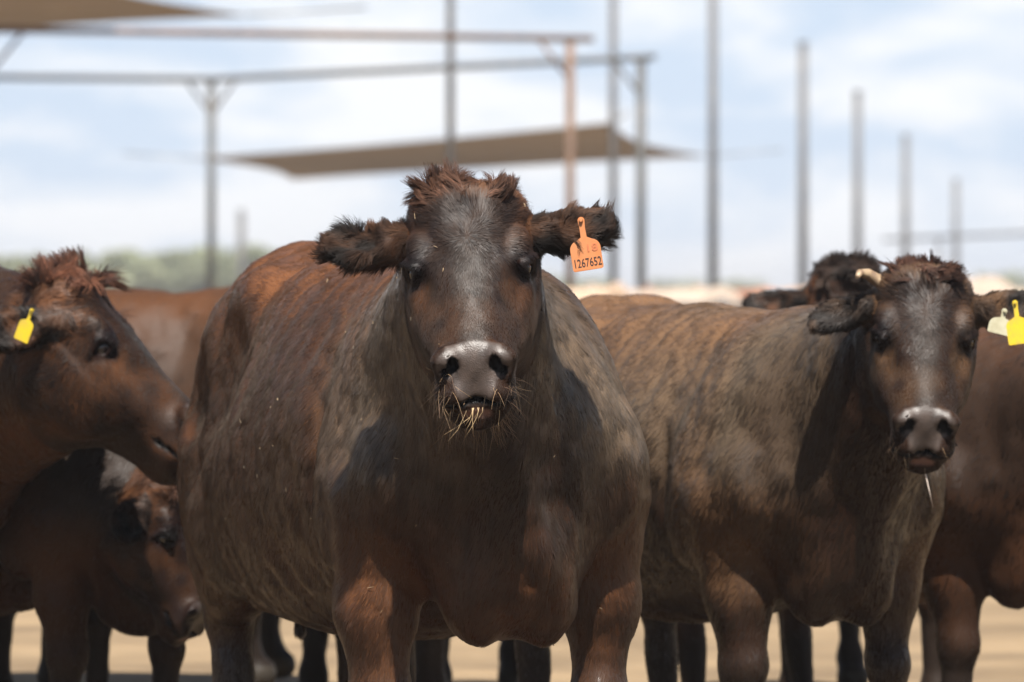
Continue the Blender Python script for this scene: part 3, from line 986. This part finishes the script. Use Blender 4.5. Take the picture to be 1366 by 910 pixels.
# ------------------------------------------------------------------ tall poles in a row
def pole(px, top, m, label, wpx, mi=7.2):
    hpx = HZ - top
    d = FPX * mi / hpx
    b = pix(px, HZ, d)
    r = wpx / 2 / FPX * d
    o = MB()
    o.tube([(b.x, d, -.02), (b.x, d, .25)], r * 1.6, 16)
    o.tube([(b.x, d, .25), (b.x, d, CAMZ + mi)], [r * 1.08, r * .95], 16)
    o.tube([(b.x, d, CAMZ + mi - .002), (b.x, d, CAMZ + mi + .05)], r * 1.2, 16)
    q = o.build('pole', m)
    tag(q, label, 'pole', 'row of tall steel poles going away behind the pen')
    return q
pole(601, -359, M_grey, 'nearest grey pole of the row, rising behind the head of the middle cow', 10.5)
pole(818, -165, M_grey, 'pole of the row seen just right of the rusty post, crossing the tan shade cloth', 10)
pole(951, -47, M_grey, 'grey pole of the row that leaves the top of the picture, right of the frames', 12)
pole(1071, 58, M_grey, 'tallest pole with its top in view, behind the fluffy poll of the far cow', 12)
pole(1144, 123, M_grey, 'second tallest pole with its top in view, above the curved horn', 11)
pole(1208, 181, M_grey, 'third tallest pole with its top in view, above the poll of the horned cow', 10)
pole(1275, 240, M_grey, 'shortest and rightmost pole of the row, top in view', 9)

# ------------------------------------------------------------------ shade frames
def strut(a, b, r, name, m, parent):
    return MB().tube([a, b], r, 12).build(name, m, parent)

def shade_frame(label, m, beam, posts, r_post, r_beam, braces=True, over=0.0):
    root = empty('shade_structure')
    tag(root, label, 'frame')
    MB().tube(beam, r_beam, 14).build('beam', m, root)
    b0, b1 = Vector(beam[0]), Vector(beam[-1])
    for pp in posts:
        top = Vector(pp)
        o = MB().tube([(top.x, top.y, -.02), (top.x, top.y, top.z - r_beam)], r_post, 14)
        o.box((top.x, top.y, .01), (.3, .3, .03))
        o.build('post', m, root)
        dr = (b1 - b0).normalized()
        if braces:
            for s in (-1, 1):
                e = top + dr * s * .42
                if (e - b0).dot(dr) < 0 or (b1 - e).dot(dr) < -.05: continue
                e.z = top.z - r_beam * .8
                strut(e, (top.x, top.y, top.z - .52), r_post * .42, 'brace', m, root)
    return root

A0 = pix(-260, 36, 66); A1 = pix(790, 52, 70.5); A1.z = A1.z
pa = A0.lerp(A1, .97); pb = A0.lerp(A1, .222)
shade_frame('rust brown pipe shade frame, the higher and nearer of the two', M_rust, [A0, A1], [pa, pb], .055, .042)
B0 = pix(-300, 100, 84); Bm = pix(282, 106, 84); B1 = pix(872, 76, 76)
shade_frame('dark grey pipe shade frame standing behind the rust brown one', M_steel, [B0, Bm, B1],
            [Bm, Bm.lerp(B1, .974)], .062, .045)

# ------------------------------------------------------------------ shade cloths
def sail(name, corners, label, sag=.35, n=36):
    a, b, c, d = [np.array(p) for p in corners]
    V = []; F = []
    for i in range(n + 1):
        for j in range(n + 1):
            u, v = i / n, j / n
            # edges curve in between the corners as on a tensioned cloth
            uu = u; vv = v
            p = a * (1 - uu) * (1 - vv) + b * uu * (1 - vv) + c * uu * vv + d * (1 - uu) * vv
            cen = (a + b + c + d) / 4
            e = 1 - (4 * (u - .5) ** 2) * (4 * (v - .5) ** 2)
            edge = (4 * u * (1 - u)) * (2 * v - 1) ** 6 + (4 * v * (1 - v)) * (2 * u - 1) ** 6
            p = p + (cen - p) * .10 * edge
            p = p + np.array((0, 0, -sag)) * (16 * u * (1 - u) * v * (1 - v)) * .5
            V.append(p)
    V = np.array(V)
    V2 = V.copy(); V2[:, 2] -= .012
    m = n + 1
    for i in range(n):
        for j in range(n):
            q = i * m + j
            F.append((q, q + m, q + m + 1, q + 1))
            q += m * m
            F.append((q + 1, q + m + 1, q + m, q))
    rim = [i * m for i in range(m)] + [n * m + j for j in range(1, m)] + [i * m + n for i in range(n - 1, -1, -1)] + [j for j in range(n - 1, 0, -1)]
    for k in range(len(rim)):
        p, q = rim[k], rim[(k + 1) % len(rim)]
        F.append((p, q, q + m * m, p + m * m))
    root = empty(name)
    tag(root, label, 'shade cloth', 'tan shade cloths strung over the pens')
    np_mesh('cloth', np.concatenate([V, V2]), F, M_sail, root)
    for p in corners:
        out = (np.array(p) - cen); out[2] = 0; out /= np.linalg.norm(out)
        e = np.array(p) + out * 1.6 + np.array((0, 0, .12))
        MB().tube([p, e], .016, 8).build('cable', M_wire, root)
    return root
SH = 3.0
def hp(px, py, s=SH):
    return tuple(pix(px, py, FPX * s / (HZ - py)))
sail('shade_cloth', [hp(258, 211), hp(392, 239), hp(945, 208), hp(818, 163)], 'tan shade cloth with pointed ends seen edge-on behind the posts, middle of picture', .30)
sail('shade_cloth', [hp(-420, 12, 3.6), hp(-150, 50, 3.6), hp(330, 20, 3.6), hp(60, -38, 3.6)], 'tan shade cloth corner reaching in at the top left of picture', .2)

# far pipe frame and rails to the right
C0 = pix(1180, 320, 290); C1 = pix(1500, 305, 270)
rt = shade_frame('faint far pipe frame low on the horizon at the right', M_grey, [C0, C1], [C0.lerp(C1, .24), C0.lerp(C1, .72)], .10, .09, braces=False)
pp = pix(322, 280, 190)
tag(MB().tube([(pp.x, 190, 0), (pp.x, 190, pp.z)], [.16, .13], 12).build('pole', M_grey), 'faint lone far pole above the trees at the left', 'pole')

# far pen fences
def fence(y, x0, x1, n, label, m, hh=1.5, rails=4):
    root = empty('pen_fence', ((x0 + x1) / 2, y, 0))
    tag(root, label, 'fence')
    for i in range(n):
        x = x0 + (x1 - x0) * i / (n - 1) - root.location.x
        MB().tube([(x, 0, -.02), (x, 0, hh + .1)], .045, 8).build('post', m, root)
    for k in range(rails):
        z = hh * (k + 1) / rails
        MB().tube([(x0 - root.location.x, -.06, z), (x1 - root.location.x, -.06, z)], .028, 8).build('rail', m, root)
    return root
fence(64, -7, 8, 9, 'steel pipe rail fence across the pen behind the nearest cattle', M_grey, 1.15)
fence(104, -11, 13, 11, 'pale grey pipe rail fence beyond the far herd', M_grey, 1.2)

# ------------------------------------------------------------------ trees
def tree(px, d, hgt, wid, label, n=6000, seed=0, group='trees along the horizon'):
    r = np.random.default_rng(seed + 100)
    b = pix(px, HZ, d)
    root = empty('tree', (b.x, d, 0))
    tag(root, label, 'tree', group)
    tb = MB()
    th = hgt * .35
    tb.tube([(0, 0, -.05), (.08 * wid * r.uniform(-1, 1), 0, th), (.1 * wid * r.uniform(-1, 1), 0, hgt * .75)], [hgt * .035, hgt * .026, hgt * .01], 8)
    for k in range(6):
        a = r.uniform(0, 6.28)
        tb.tube([(0, 0, th * r.uniform(.6, 1.1)), (math.cos(a) * wid * .18, math.sin(a) * wid * .18, hgt * .5), (math.cos(a) * wid * .36, math.sin(a) * wid * .36, hgt * r.uniform(.6, .85))],
                [hgt * .018, hgt * .013, hgt * .005], 6)
    tb.build('trunk', M_bark, root)
    cl = r.uniform(-1, 1, (26, 3)); cl /= np.maximum(1, np.linalg.norm(cl, axis=1))[:, None]
    cl = cl * np.array((wid * .42, wid * .38, hgt * .33)) + np.array((0, 0, hgt * .62))
    rr = r.uniform(.10, .22, 26) * wid
    k = r.integers(0, 26, n)
    dirs = r.normal(size=(n, 3)); dirs /= np.linalg.norm(dirs, axis=1)[:, None]
    c = cl[k] + dirs * (rr[k] * r.uniform(.35, 1, n) ** .5)[:, None] * np.array((1, 1, .75))
    t1 = r.normal(size=(n, 3)); t1 /= np.linalg.norm(t1, axis=1)[:, None]
    t2 = np.cross(t1, r.normal(size=(n, 3))); t2 /= np.linalg.norm(t2, axis=1)[:, None]
    s = wid * r.uniform(.018, .04, n)[:, None]
    V = np.stack([c - t1 * s, c - t2 * s * .5, c + t1 * s, c + t2 * s * .5], 1).reshape(-1, 3)
    np_mesh('crown', V, np.arange(4 * n).reshape(n, 4), M_leaf, root, smooth=False)
TREES = [(20, 358, 345, 4.4, 4.2, 'tree of the row hidden behind the profile cow at the left edge'),
         (92, 372, 330, 3.6, 3.2, 'small tree at the left end of the tree row, left of the dark steel post'),
         (150, 352, 340, 4.4, 4.2, 'broad crowned tree, first one standing clear right of the brown poll tuft at left'),
         (205, 346, 350, 4.8, 4.4, 'round crowned tree halfway between the left cow and the dark steel post'),
         (252, 350, 345, 4.5, 3.8, 'tree standing just left of the dark steel post'),
         (312, 342, 352, 5.0, 4.2, 'tree standing just right of the dark steel post'),
         (360, 348, 360, 4.9, 4.2, 'tree right of the dark post, above the back of the middle cow'),
         (420, 352, 350, 4.4, 4.0, 'tree mostly hidden behind the left ear of the middle cow')]
for i, (px, top, d, hh, ww, lb) in enumerate(TREES):
    tree(px, d, CAMZ + (HZ - top + 9) / FPX * d, ww * 1.6, lb, seed=i, n=8000)
for i, (px, top, d, lb) in enumerate([(742, 372, 520, 'faint far tree behind the orange ear tag'), (800, 378, 560, 'faint far tree between rusty post and grey pole'),
                                      (900, 376, 560, 'faint far tree left of the pole that leaves the picture'), (985, 378, 600, 'faint far tree above the black ear of the far cow'),
                                      (1250, 372, 540, 'faint far tree between the two shortest poles'), (1330, 366, 500, 'faint far tree at the right edge above the yellow tag')]):
    tree(px, d, CAMZ + (HZ - top) / FPX * d, 6.5, lb, seed=20 + i, n=3000)

# ------------------------------------------------------------------ the cows
MAIN_EARS = {1: dict(dir=(-.19, -.10, 1), broad=(1, .25, 0), len=.182, w=.050, droop=-.004, notch=.60, notchy=.052),
             -1: dict(dir=(-.14, -.12, 1), broad=(1, .25, 0), len=.182, w=.048, droop=.006, notch=.62, notchy=-.047)}
rx = (646 - 683) / FPX * 12.0
main = cow('big dark brown cow facing the camera in the middle, orange tag in its ear', (rx, 12.0), 16,
           dict(pos=pix(621, 240, 11.45), az=-3, tilt=35, roll=4),
           dict(ears=MAIN_EARS, wide=.93, stance=.245, neck=(.02, -.02, 1.03), neck_r=.28, neck_flat=.84, seed=0, tuft=.66, tuftlift=.22, tx=-.42, lit_taupe=(.155, .108, .070)),
           coat=QUAL * 1000, h=.0056, ear_hairs=26000, poll_hairs=6500, coat_r=.00052, tone=.85)

r2 = (1078 - 683) / FPX * 13.5
E2 = {1: dict(dir=(-.12, -.15, 1), broad=(1, .1, 0), len=.20, w=.056, droop=-.01), -1: dict(dir=(.10, -.12, 1), broad=(1, .3, 0), len=.175, w=.048, droop=.03)}
c2 = cow('dark brown cow on the right facing the camera, one short curved horn', (r2, 13.5), 21,
         dict(pos=pix(1236, 352, 12.95), az=3, tilt=26, roll=-3),
         dict(ears=E2, wide=.96, stance=.21, neck_r=.26, seed=40, tx=-.95, rust=(.15, .080, .040), lit_taupe=(.120, .087, .058), tuft=.5, tuftlift=.3, earfur=.6),
         coat=QUAL * 300, h=.009, ear_hairs=5000, poll_hairs=2600, coat_r=.0009, hue=-.15, tone=.82, pollcol=(.07, .03, .018), scale=.91)

c5 = cow('brown cow at the left edge with its head in profile, yellow tag in ear', ((-170 - 683) / FPX * 14.5, 14.5), 72,
         dict(pos=pix(104, 358, 13.9), az=80, tilt=41, roll=0),
         dict(wide=.95, neck_r=.26, seed=80, lit_taupe=(.075, .05, .034), tuft=.6, tuftlift=.8, earfur=.5, ears={1: EAR, -1: dict(dir=(-.65, -.85, .75), broad=(1, .1, 0), len=.16, w=.055, droop=.02)}),
         coat=QUAL * 150, h=.009, ear_hairs=4000, poll_hairs=2600, coat_r=.0009, hue=.05, tone=.8, scale=1.1, pollcol=(.14, .055, .03))

c4 = cow('dark cow far behind the horned one, only fluffy poll and black ears showing', ((1150 - 683) / FPX * 16.6, 16.6), 6,
         dict(pos=pix(1130, 355, 16.0), az=0, tilt=22, roll=0),
         dict(seed=120, gloss=.3, tuft=.6, tuftlift=.7, earfur=.6), coat=QUAL * 40, h=.013, ear_hairs=2500, poll_hairs=5000, coat_r=.0012, scale=.89, tone=.75, hue=-.2, pollcol=(.04, .024, .017))

c3 = cow('brown cow cut off by the right edge of picture, standing behind yellow tag', ((1330 - 683) / FPX * 14.6, 14.6), 28,
         dict(pos=pix(1560, 420, 14.0), az=40, tilt=24, roll=0),
         dict(seed=160, lit_taupe=(.06, .036, .024), gloss=.4, stance=.17), coat=QUAL * 70, h=.013, ear_hairs=800, poll_hairs=500, coat_r=.0011, scale=.87, hue=.15, tone=.6)

c8 = cow('dark brown cow lowering its head, low at the left behind the profile cow', ((140 - 683) / FPX * 14.6, 14.6), 52,
         dict(pos=pix(250, 632, 14.3), az=62, tilt=10, roll=0),
         dict(seed=200, drop=.07, lit_taupe=(.05, .035, .025), gloss=.3, neck=(.05, 0, .95), neck_r=.25, ears={1: EAR, -1: dict(dir=(.45, -.2, 1), broad=(1, .3, 0), len=.17, w=.06, droop=.02)}),
         coat=QUAL * 70, h=.012, ear_hairs=1500, poll_hairs=700, coat_r=.0011, scale=.82, hue=-.2, tone=.5)

c6 = cow('brown cow whose cheek and neck show between profile head and middle cow', ((20 - 683) / FPX * 16.9, 16.9), 72,
         dict(pos=pix(128, 412, 16.3), az=70, tilt=38, roll=0),
         dict(seed=240, lit_taupe=(.05, .035, .025), gloss=.2), coat=QUAL * 40, h=.014, ear_hairs=600, poll_hairs=400, coat_r=.0012, scale=.9, hue=.1, tone=.75)

c7 = cow('cow at the far left whose brown back shows above the others', ((330 - 683) / FPX * 18.2, 18.2), 84,
         dict(pos=pix(400, 470, 18.0), az=84, tilt=30, roll=0),
         dict(seed=280, lit_taupe=(.05, .035, .025), gloss=.1), coat=QUAL * 40, h=.014, ear_hairs=300, poll_hairs=200, coat_r=.0013, scale=.95, hue=-.1, tone=.5)

c9 = cow('dark cow behind the middle one, only its legs showing under the brisket', ((640 - 683) / FPX * 16.4, 16.4), 4,
         dict(pos=pix(650, 420, 15.9), az=0, tilt=24, roll=0),
         dict(seed=320, stance=.15), coat=QUAL * 30, h=.014, ear_hairs=300, poll_hairs=200, coat_r=.0013, hue=-.1, tone=.9)
c10 = cow('dark cow hidden behind the middle one, its legs showing under the belly', ((395 - 683) / FPX * 15.6, 15.6), -8,
         dict(pos=pix(430, 430, 15.1), az=0, tilt=24, roll=0),
         dict(seed=360, stance=.17), coat=QUAL * 30, h=.014, ear_hairs=300, poll_hairs=200, coat_r=.0013, scale=.93, hue=-.1, tone=.9)

c11 = cow('dark cow low at the far left, only belly and legs showing behind the others', ((40 - 683) / FPX * 16.0, 16.0), 30,
         dict(pos=pix(150, 560, 15.5), az=60, tilt=24, roll=0),
         dict(seed=400, gloss=.2, drop=.08, lit_taupe=(.04, .03, .02)), coat=QUAL * 25, h=.014, ear_hairs=300, poll_hairs=200, coat_r=.0013, scale=.82, hue=-.2, tone=.6)

# horn of the right cow
hb = np.array((.045, -.055, -.098))
MB()
hm = MB()
pts = [np.array((.050, -.060, -.075)), np.array((.030, -.050, -.115)), np.array((.018, -.036, -.145)), np.array((.026, -.018, -.166)), np.array((.046, -.002, -.174))]
hm.tube([tuple(c2['ho'] + c2['HM'] @ p) for p in pts], [.018, .017, .014, .010, .005], 14)
hm.build('horn', M_horn, c2['body'])

# straw and whiskers on chins
def whiskers(c, n, ls, seed):
    r = np.random.default_rng(seed)
    u = r.uniform(.44, .505, n); w = r.uniform(-.06, .06, n); v = np.where(r.random(n) < .6, r.uniform(-.170, -.115, n), r.uniform(-.09, -.05, n))
    w = np.where(v > -.1, np.sign(w) * (.035 + np.abs(w)), w)
    q = np.stack([u, v, w], 1)
    P = (c['ho'] + q @ c['HM'].T).astype(np.float32)
    f = c['f']
    for _ in range(6):
        g = grad(f, P); P = (P - g * f(P)[:, None] / np.maximum((g * g).sum(1), .3)[:, None]).astype(np.float32)
    N = nrm(grad(f, P)).astype(np.float32)
    dd = nrm(N + np.array((0.1, 0, -1.0)) * .8 + .5 * r.normal(size=(n, 3))).astype(np.float32)
    colr = np.where(r.random(n)[:, None] < .55, np.array((.55, .36, .2)), np.array((.2, .12, .08))) * r.uniform(.6, 1.3, n)[:, None]
    hair_object('chin_whiskers', P, N, dd, r.uniform(.4, 1, n) * ls, np.clip(colr * .75, .01, .8), .00032, c['body'], lift=.1, npt=6,
                curl=(.35 * r.normal(size=(n, 3))).astype(np.float32), grav=.5)
whiskers(main, 260, .038, 5)
whiskers(c2, 60, .03, 6)
def strand(c, pts, r, name, m):
    MB().tube([tuple(c['ho'] + c['HM'] @ np.array(p)) for p in pts], r, 7).build(name, m, c['body'])
def straws(c, n, seed, ln):
    r = np.random.default_rng(seed)
    dn = c['B'].T @ np.array((0, 0, -1.0)); fw = c['HM'] @ np.array((.5, .8, 0))
    for k in range(n):
        w = r.uniform(-.050, .048)
        p = c['ho'] + c['HM'] @ np.array((.484, -.098, w))
        l = ln * r.uniform(.4, 1.0)
        bend = c['HM'] @ np.array((0, 0, 1.0)) * r.normal() * .45
        pts = [tuple(p - fw * .006), tuple(p + fw * .012 + dn * .004)] + [tuple(p + fw * .012 * (1 - t) + dn * l * t + bend * l * t * t + r.normal(size=3) * .0015) for t in (.35, .7, 1.0)]
        MB().tube(pts, [.0007, .0008, .0007, .0006, .0004], 6).build('straw', M_straw, c['body'])
straws(main, 12, 8, .066)
strand(c2, [(.466, -.106, .002), (.50, -.125, .006), (.545, -.148, .020), (.59, -.17, .034)], [.0045, .0028, .0018, .0006], 'saliva_string', M_saliva)

# chaff stuck in the coat of the near cow
def chaff(c, n, seed):
    r = np.random.default_rng(seed)
    me = c['body'].data
    co = np.empty(len(me.vertices) * 3, dtype=np.float32); me.vertices.foreach_get('co', co); co = co.reshape(-1, 3)
    no = np.empty(len(me.vertices) * 3, dtype=np.float32); me.vertices.foreach_get('normal', no); no = no.reshape(-1, 3)
    ok = np.nonzero((co[:, 0] > -.9) & (co[:, 2] > .5) & (no[:, 0] > -.3))[0]
    k = r.choice(ok, n)
    N_ = no[k]; P_ = co[k] + N_ * .004
    d_ = r.normal(size=(n, 3)); d_ -= N_ * (d_ * N_).sum(1)[:, None]
    hair_object('chaff', P_, N_, d_, r.uniform(.003, .014, n), np.array((.34, .24, .14)) * r.uniform(.4, 1.1, n)[:, None], r.uniform(.0006, .0016, n), c['body'], lift=.2,
                curl=(.2 * r.normal(size=(n, 3))).astype(np.float32))
chaff(main, 90, 3)

# ------------------------------------------------------------------ ear tags
def ear_tag(label, loc, m, size, rot, text=None, upper=None, stem=.04, thick=.0018):
    """a soft plastic tag: neck with a button on top, panel below; local x across, z up, faces -y"""
    root = empty('ear_tag', loc)
    root.rotation_euler = [math.radians(a) for a in rot]
    tag(root, label, 'ear tag')
    W, H_ = size
    out = []
    n = 10
    def arc(cx, cz, r, a0, a1, k=6):
        return [(cx + r * math.cos(math.radians(a0 + (a1 - a0) * i / k)), cz + r * math.sin(math.radians(a0 + (a1 - a0) * i / k))) for i in range(k + 1)]
    rc = W * .08; rs = W * .30
    top = H_
    out += arc(-W / 2 + rc, rc, rc, 180, 270)
    out += arc(W / 2 - rc, rc, rc, 270, 360)
    out += arc(W / 2 - rs, top - rs, rs, 0, 78)
    nw = W * .09
    out += [(nw * 1.1, top + stem * .12), (nw, top + stem * .55), (nw * 1.15, top + stem * .75)]
    out += arc(0, top + stem * .9, nw * 1.25, -10, 190, 8)
    out += [(-nw * 1.15, top + stem * .75), (-nw, top + stem * .55), (-nw * 1.1, top + stem * .12)]
    out += arc(-W / 2 + rs, top - rs, rs, 102, 180)
    k = len(out)
    dz = H_ + stem * .9       # origin at the button
    def bend(x, z): return -.10 * x * x / W - .04 * abs(z - top) ** 1.5
    V = [(x, bend(x, z), z - dz) for x, z in out] + [(x, bend(x, z) + thick, z - dz) for x, z in out]
    Fs = [tuple(range(k)), tuple(range(2 * k - 1, k - 1, -1))] + [(i, i + k, (i + 1) % k + k, (i + 1) % k) for i in range(k)]
    me = D.meshes.new('panel'); me.from_pydata(V, [], Fs); me.update(); me.materials.append(m)
    o = D.objects.new('panel', me); COL.objects.link(o); o.parent = root
    MB().tube([(0, -.006, 0), (0, -.002, 0)], [nw * .55, nw * .8], 14).build('button', m, root)
    MB().tube([(0, -.003, 0), (0, .014, 0)], nw * .35, 10).build('pin', m, root)
    def txt(s, sx, z, wd, mm, sz):
        cu = D.curves.new('number', 'FONT'); cu.body = s; cu.align_x = 'CENTER'; cu.align_y = 'CENTER'; cu.size = sz; cu.extrude = .0002
        cu.offset = .0002
        t = D.objects.new('number', cu); COL.objects.link(t)
        bpy.context.view_layer.update()
        w0 = max(t.dimensions.x, 1e-4)
        me2 = D.meshes.new_from_object(t)
        D.objects.remove(t)
        t = D.objects.new('number', me2); COL.objects.link(t)
        me2.materials.clear(); me2.materials.append(mm)
        t.parent = root; t.rotation_euler = (math.radians(90), 0, 0)
        t.scale = (wd / w0, 1, 1)
        t.location = (sx, bend(0, z) - .0016, z - dz)
    if text: txt(text, 0, H_ * .24, W * .88, M_ink, H_ * .40)
    if upper: txt(upper, W * .20, H_ * .70, W * .34, M_inkfade, H_ * .34)
    return root
tl = pix(775, 294, 11.45)
ear_tag('orange ear tag numbered 1267652 hanging from the ear of the middle cow', tl, M_orange, (.062, .062), (0, -9, -6), '1267652', '18', .044)
ear_tag('yellow ear tag in the ear of the profile cow at left', pix(42, 414, 13.6), M_yellow, (.040, .052), (0, 22, -25), stem=.03)
ear_tag('large yellow ear tag in the black ear of the horned cow', pix(1354, 404, 12.85), M_yellow, (.054, .058), (0, -8, -4), stem=.04)
ear_tag('white ear tag beside the yellow one in the horned cow\'s ear', pix(1340, 415, 12.9), M_white, (.056, .036), (0, 14, 5), stem=.02)

# ------------------------------------------------------------------ far herd
def far_cow_proto(col, head):
    p = dict(seed=random.randint(0, 99), head_o=np.array(head[0]), ears={1: EAR, -1: EAR})
    tl = math.radians(head[1])
    fz = np.array((1.0, 0, 0)); zz = np.array((0, 0, 1.0))
    p['head_m'] = np.stack([fz * math.sin(tl) - zz * math.cos(tl), fz * math.cos(tl) + zz * math.sin(tl), np.cross(zz, fz)], 1)
    f = make_sdf(p)
    V, Q = surface_nets(f, (-1.8, -.5, -.01), (1.1, .5, 1.75), .03)
    return V, Q
protoA = far_cow_proto(None, ((.55, 0, 1.42), 30))
protoB = far_cow_proto(None, ((.62, 0, 1.00), 20))
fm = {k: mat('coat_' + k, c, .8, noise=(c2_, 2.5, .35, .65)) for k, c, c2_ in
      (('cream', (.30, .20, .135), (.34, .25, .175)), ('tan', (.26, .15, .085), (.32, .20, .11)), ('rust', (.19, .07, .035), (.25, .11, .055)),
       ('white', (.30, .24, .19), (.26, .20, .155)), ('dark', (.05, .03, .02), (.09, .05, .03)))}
herd_spots = [(770, 70, 'cream', 80), (800, 92, 'rust', 100), (838, 76, 'white', -75), (872, 98, 'cream', 60), (905, 84, 'rust', -95), (935, 110, 'white', 85),
              (968, 90, 'tan', -60), (1002, 120, 'cream', 95), (1040, 96, 'tan', 80), (1325, 60, 'white', 80), (1358, 84, 'cream', -85), (1300, 112, 'tan', 70),
              (745, 118, 'rust', -80), (820, 130, 'cream', 90), (890, 135, 'tan', -90), (960, 140, 'white', 75), (1260, 130, 'cream', -80), (1345, 132, 'rust', 90)]
place = ['behind the orange tag', 'right of the rusty post', 'just left of the dark grey post', 'right of the dark grey post', 'left of the pole that leaves the picture',
         'behind the pole that leaves the picture', 'right of the pole that leaves the picture', 'above the black ear of the far cow', 'behind the fluffy poll',
         'above the yellow tag at right, nearest of the herd', 'at the very right edge', 'left of the yellow tag at right', 'far off left of the rusty post',
         'far off between rusty post and dark post', 'far off right of the dark post', 'farthest, right of the tall pole', 'far off between the shortest poles', 'far off at the right edge']
pm = {}
cw = {'cream': 'cream', 'tan': 'tan', 'rust': 'rust red', 'white': 'white', 'dark': 'dark'}
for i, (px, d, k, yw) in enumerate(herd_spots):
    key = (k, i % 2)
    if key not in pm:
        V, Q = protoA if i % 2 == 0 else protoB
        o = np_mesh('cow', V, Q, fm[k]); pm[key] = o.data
    else:
        o = D.objects.new('cow', pm[key]); COL.objects.link(o)
    b = pix(px, HZ, d)
    o.location = (b.x, d, 0)
    a = math.radians(yw)
    o.rotation_euler = (0, 0, math.atan2(-math.cos(a), math.sin(a)))
    o.scale = (1.08,) * 3 if i == 9 else (1.0,) * 3
    tag(o, f'blurred {cw[k]} cow of the far herd, {place[i]}'.replace('blurred ', ''), 'cow', 'pale cattle of the far herd')

# ------------------------------------------------------------------ dusty air
hz = MB().box((0, 1900, 6.5), (7200, 4000, 15)).build('haze', None, None, smooth=False)
hm_ = D.materials.new('dusty_air'); hm_.use_nodes = True
nt = hm_.node_tree; nt.nodes.clear()
o_ = nt.nodes.new('ShaderNodeOutputMaterial'); v_ = nt.nodes.new('ShaderNodeVolumePrincipled')
v_.inputs['Color'].default_value = (.93, .95, 1, 1)
v_.inputs['Density'].default_value = .0006
v_.inputs['Anisotropy'].default_value = .2
nt.links.new(v_.outputs['Volume'], o_.inputs['Volume'])
hz.data.materials.clear(); hz.data.materials.append(hm_)
tag(hz, kind='stuff')
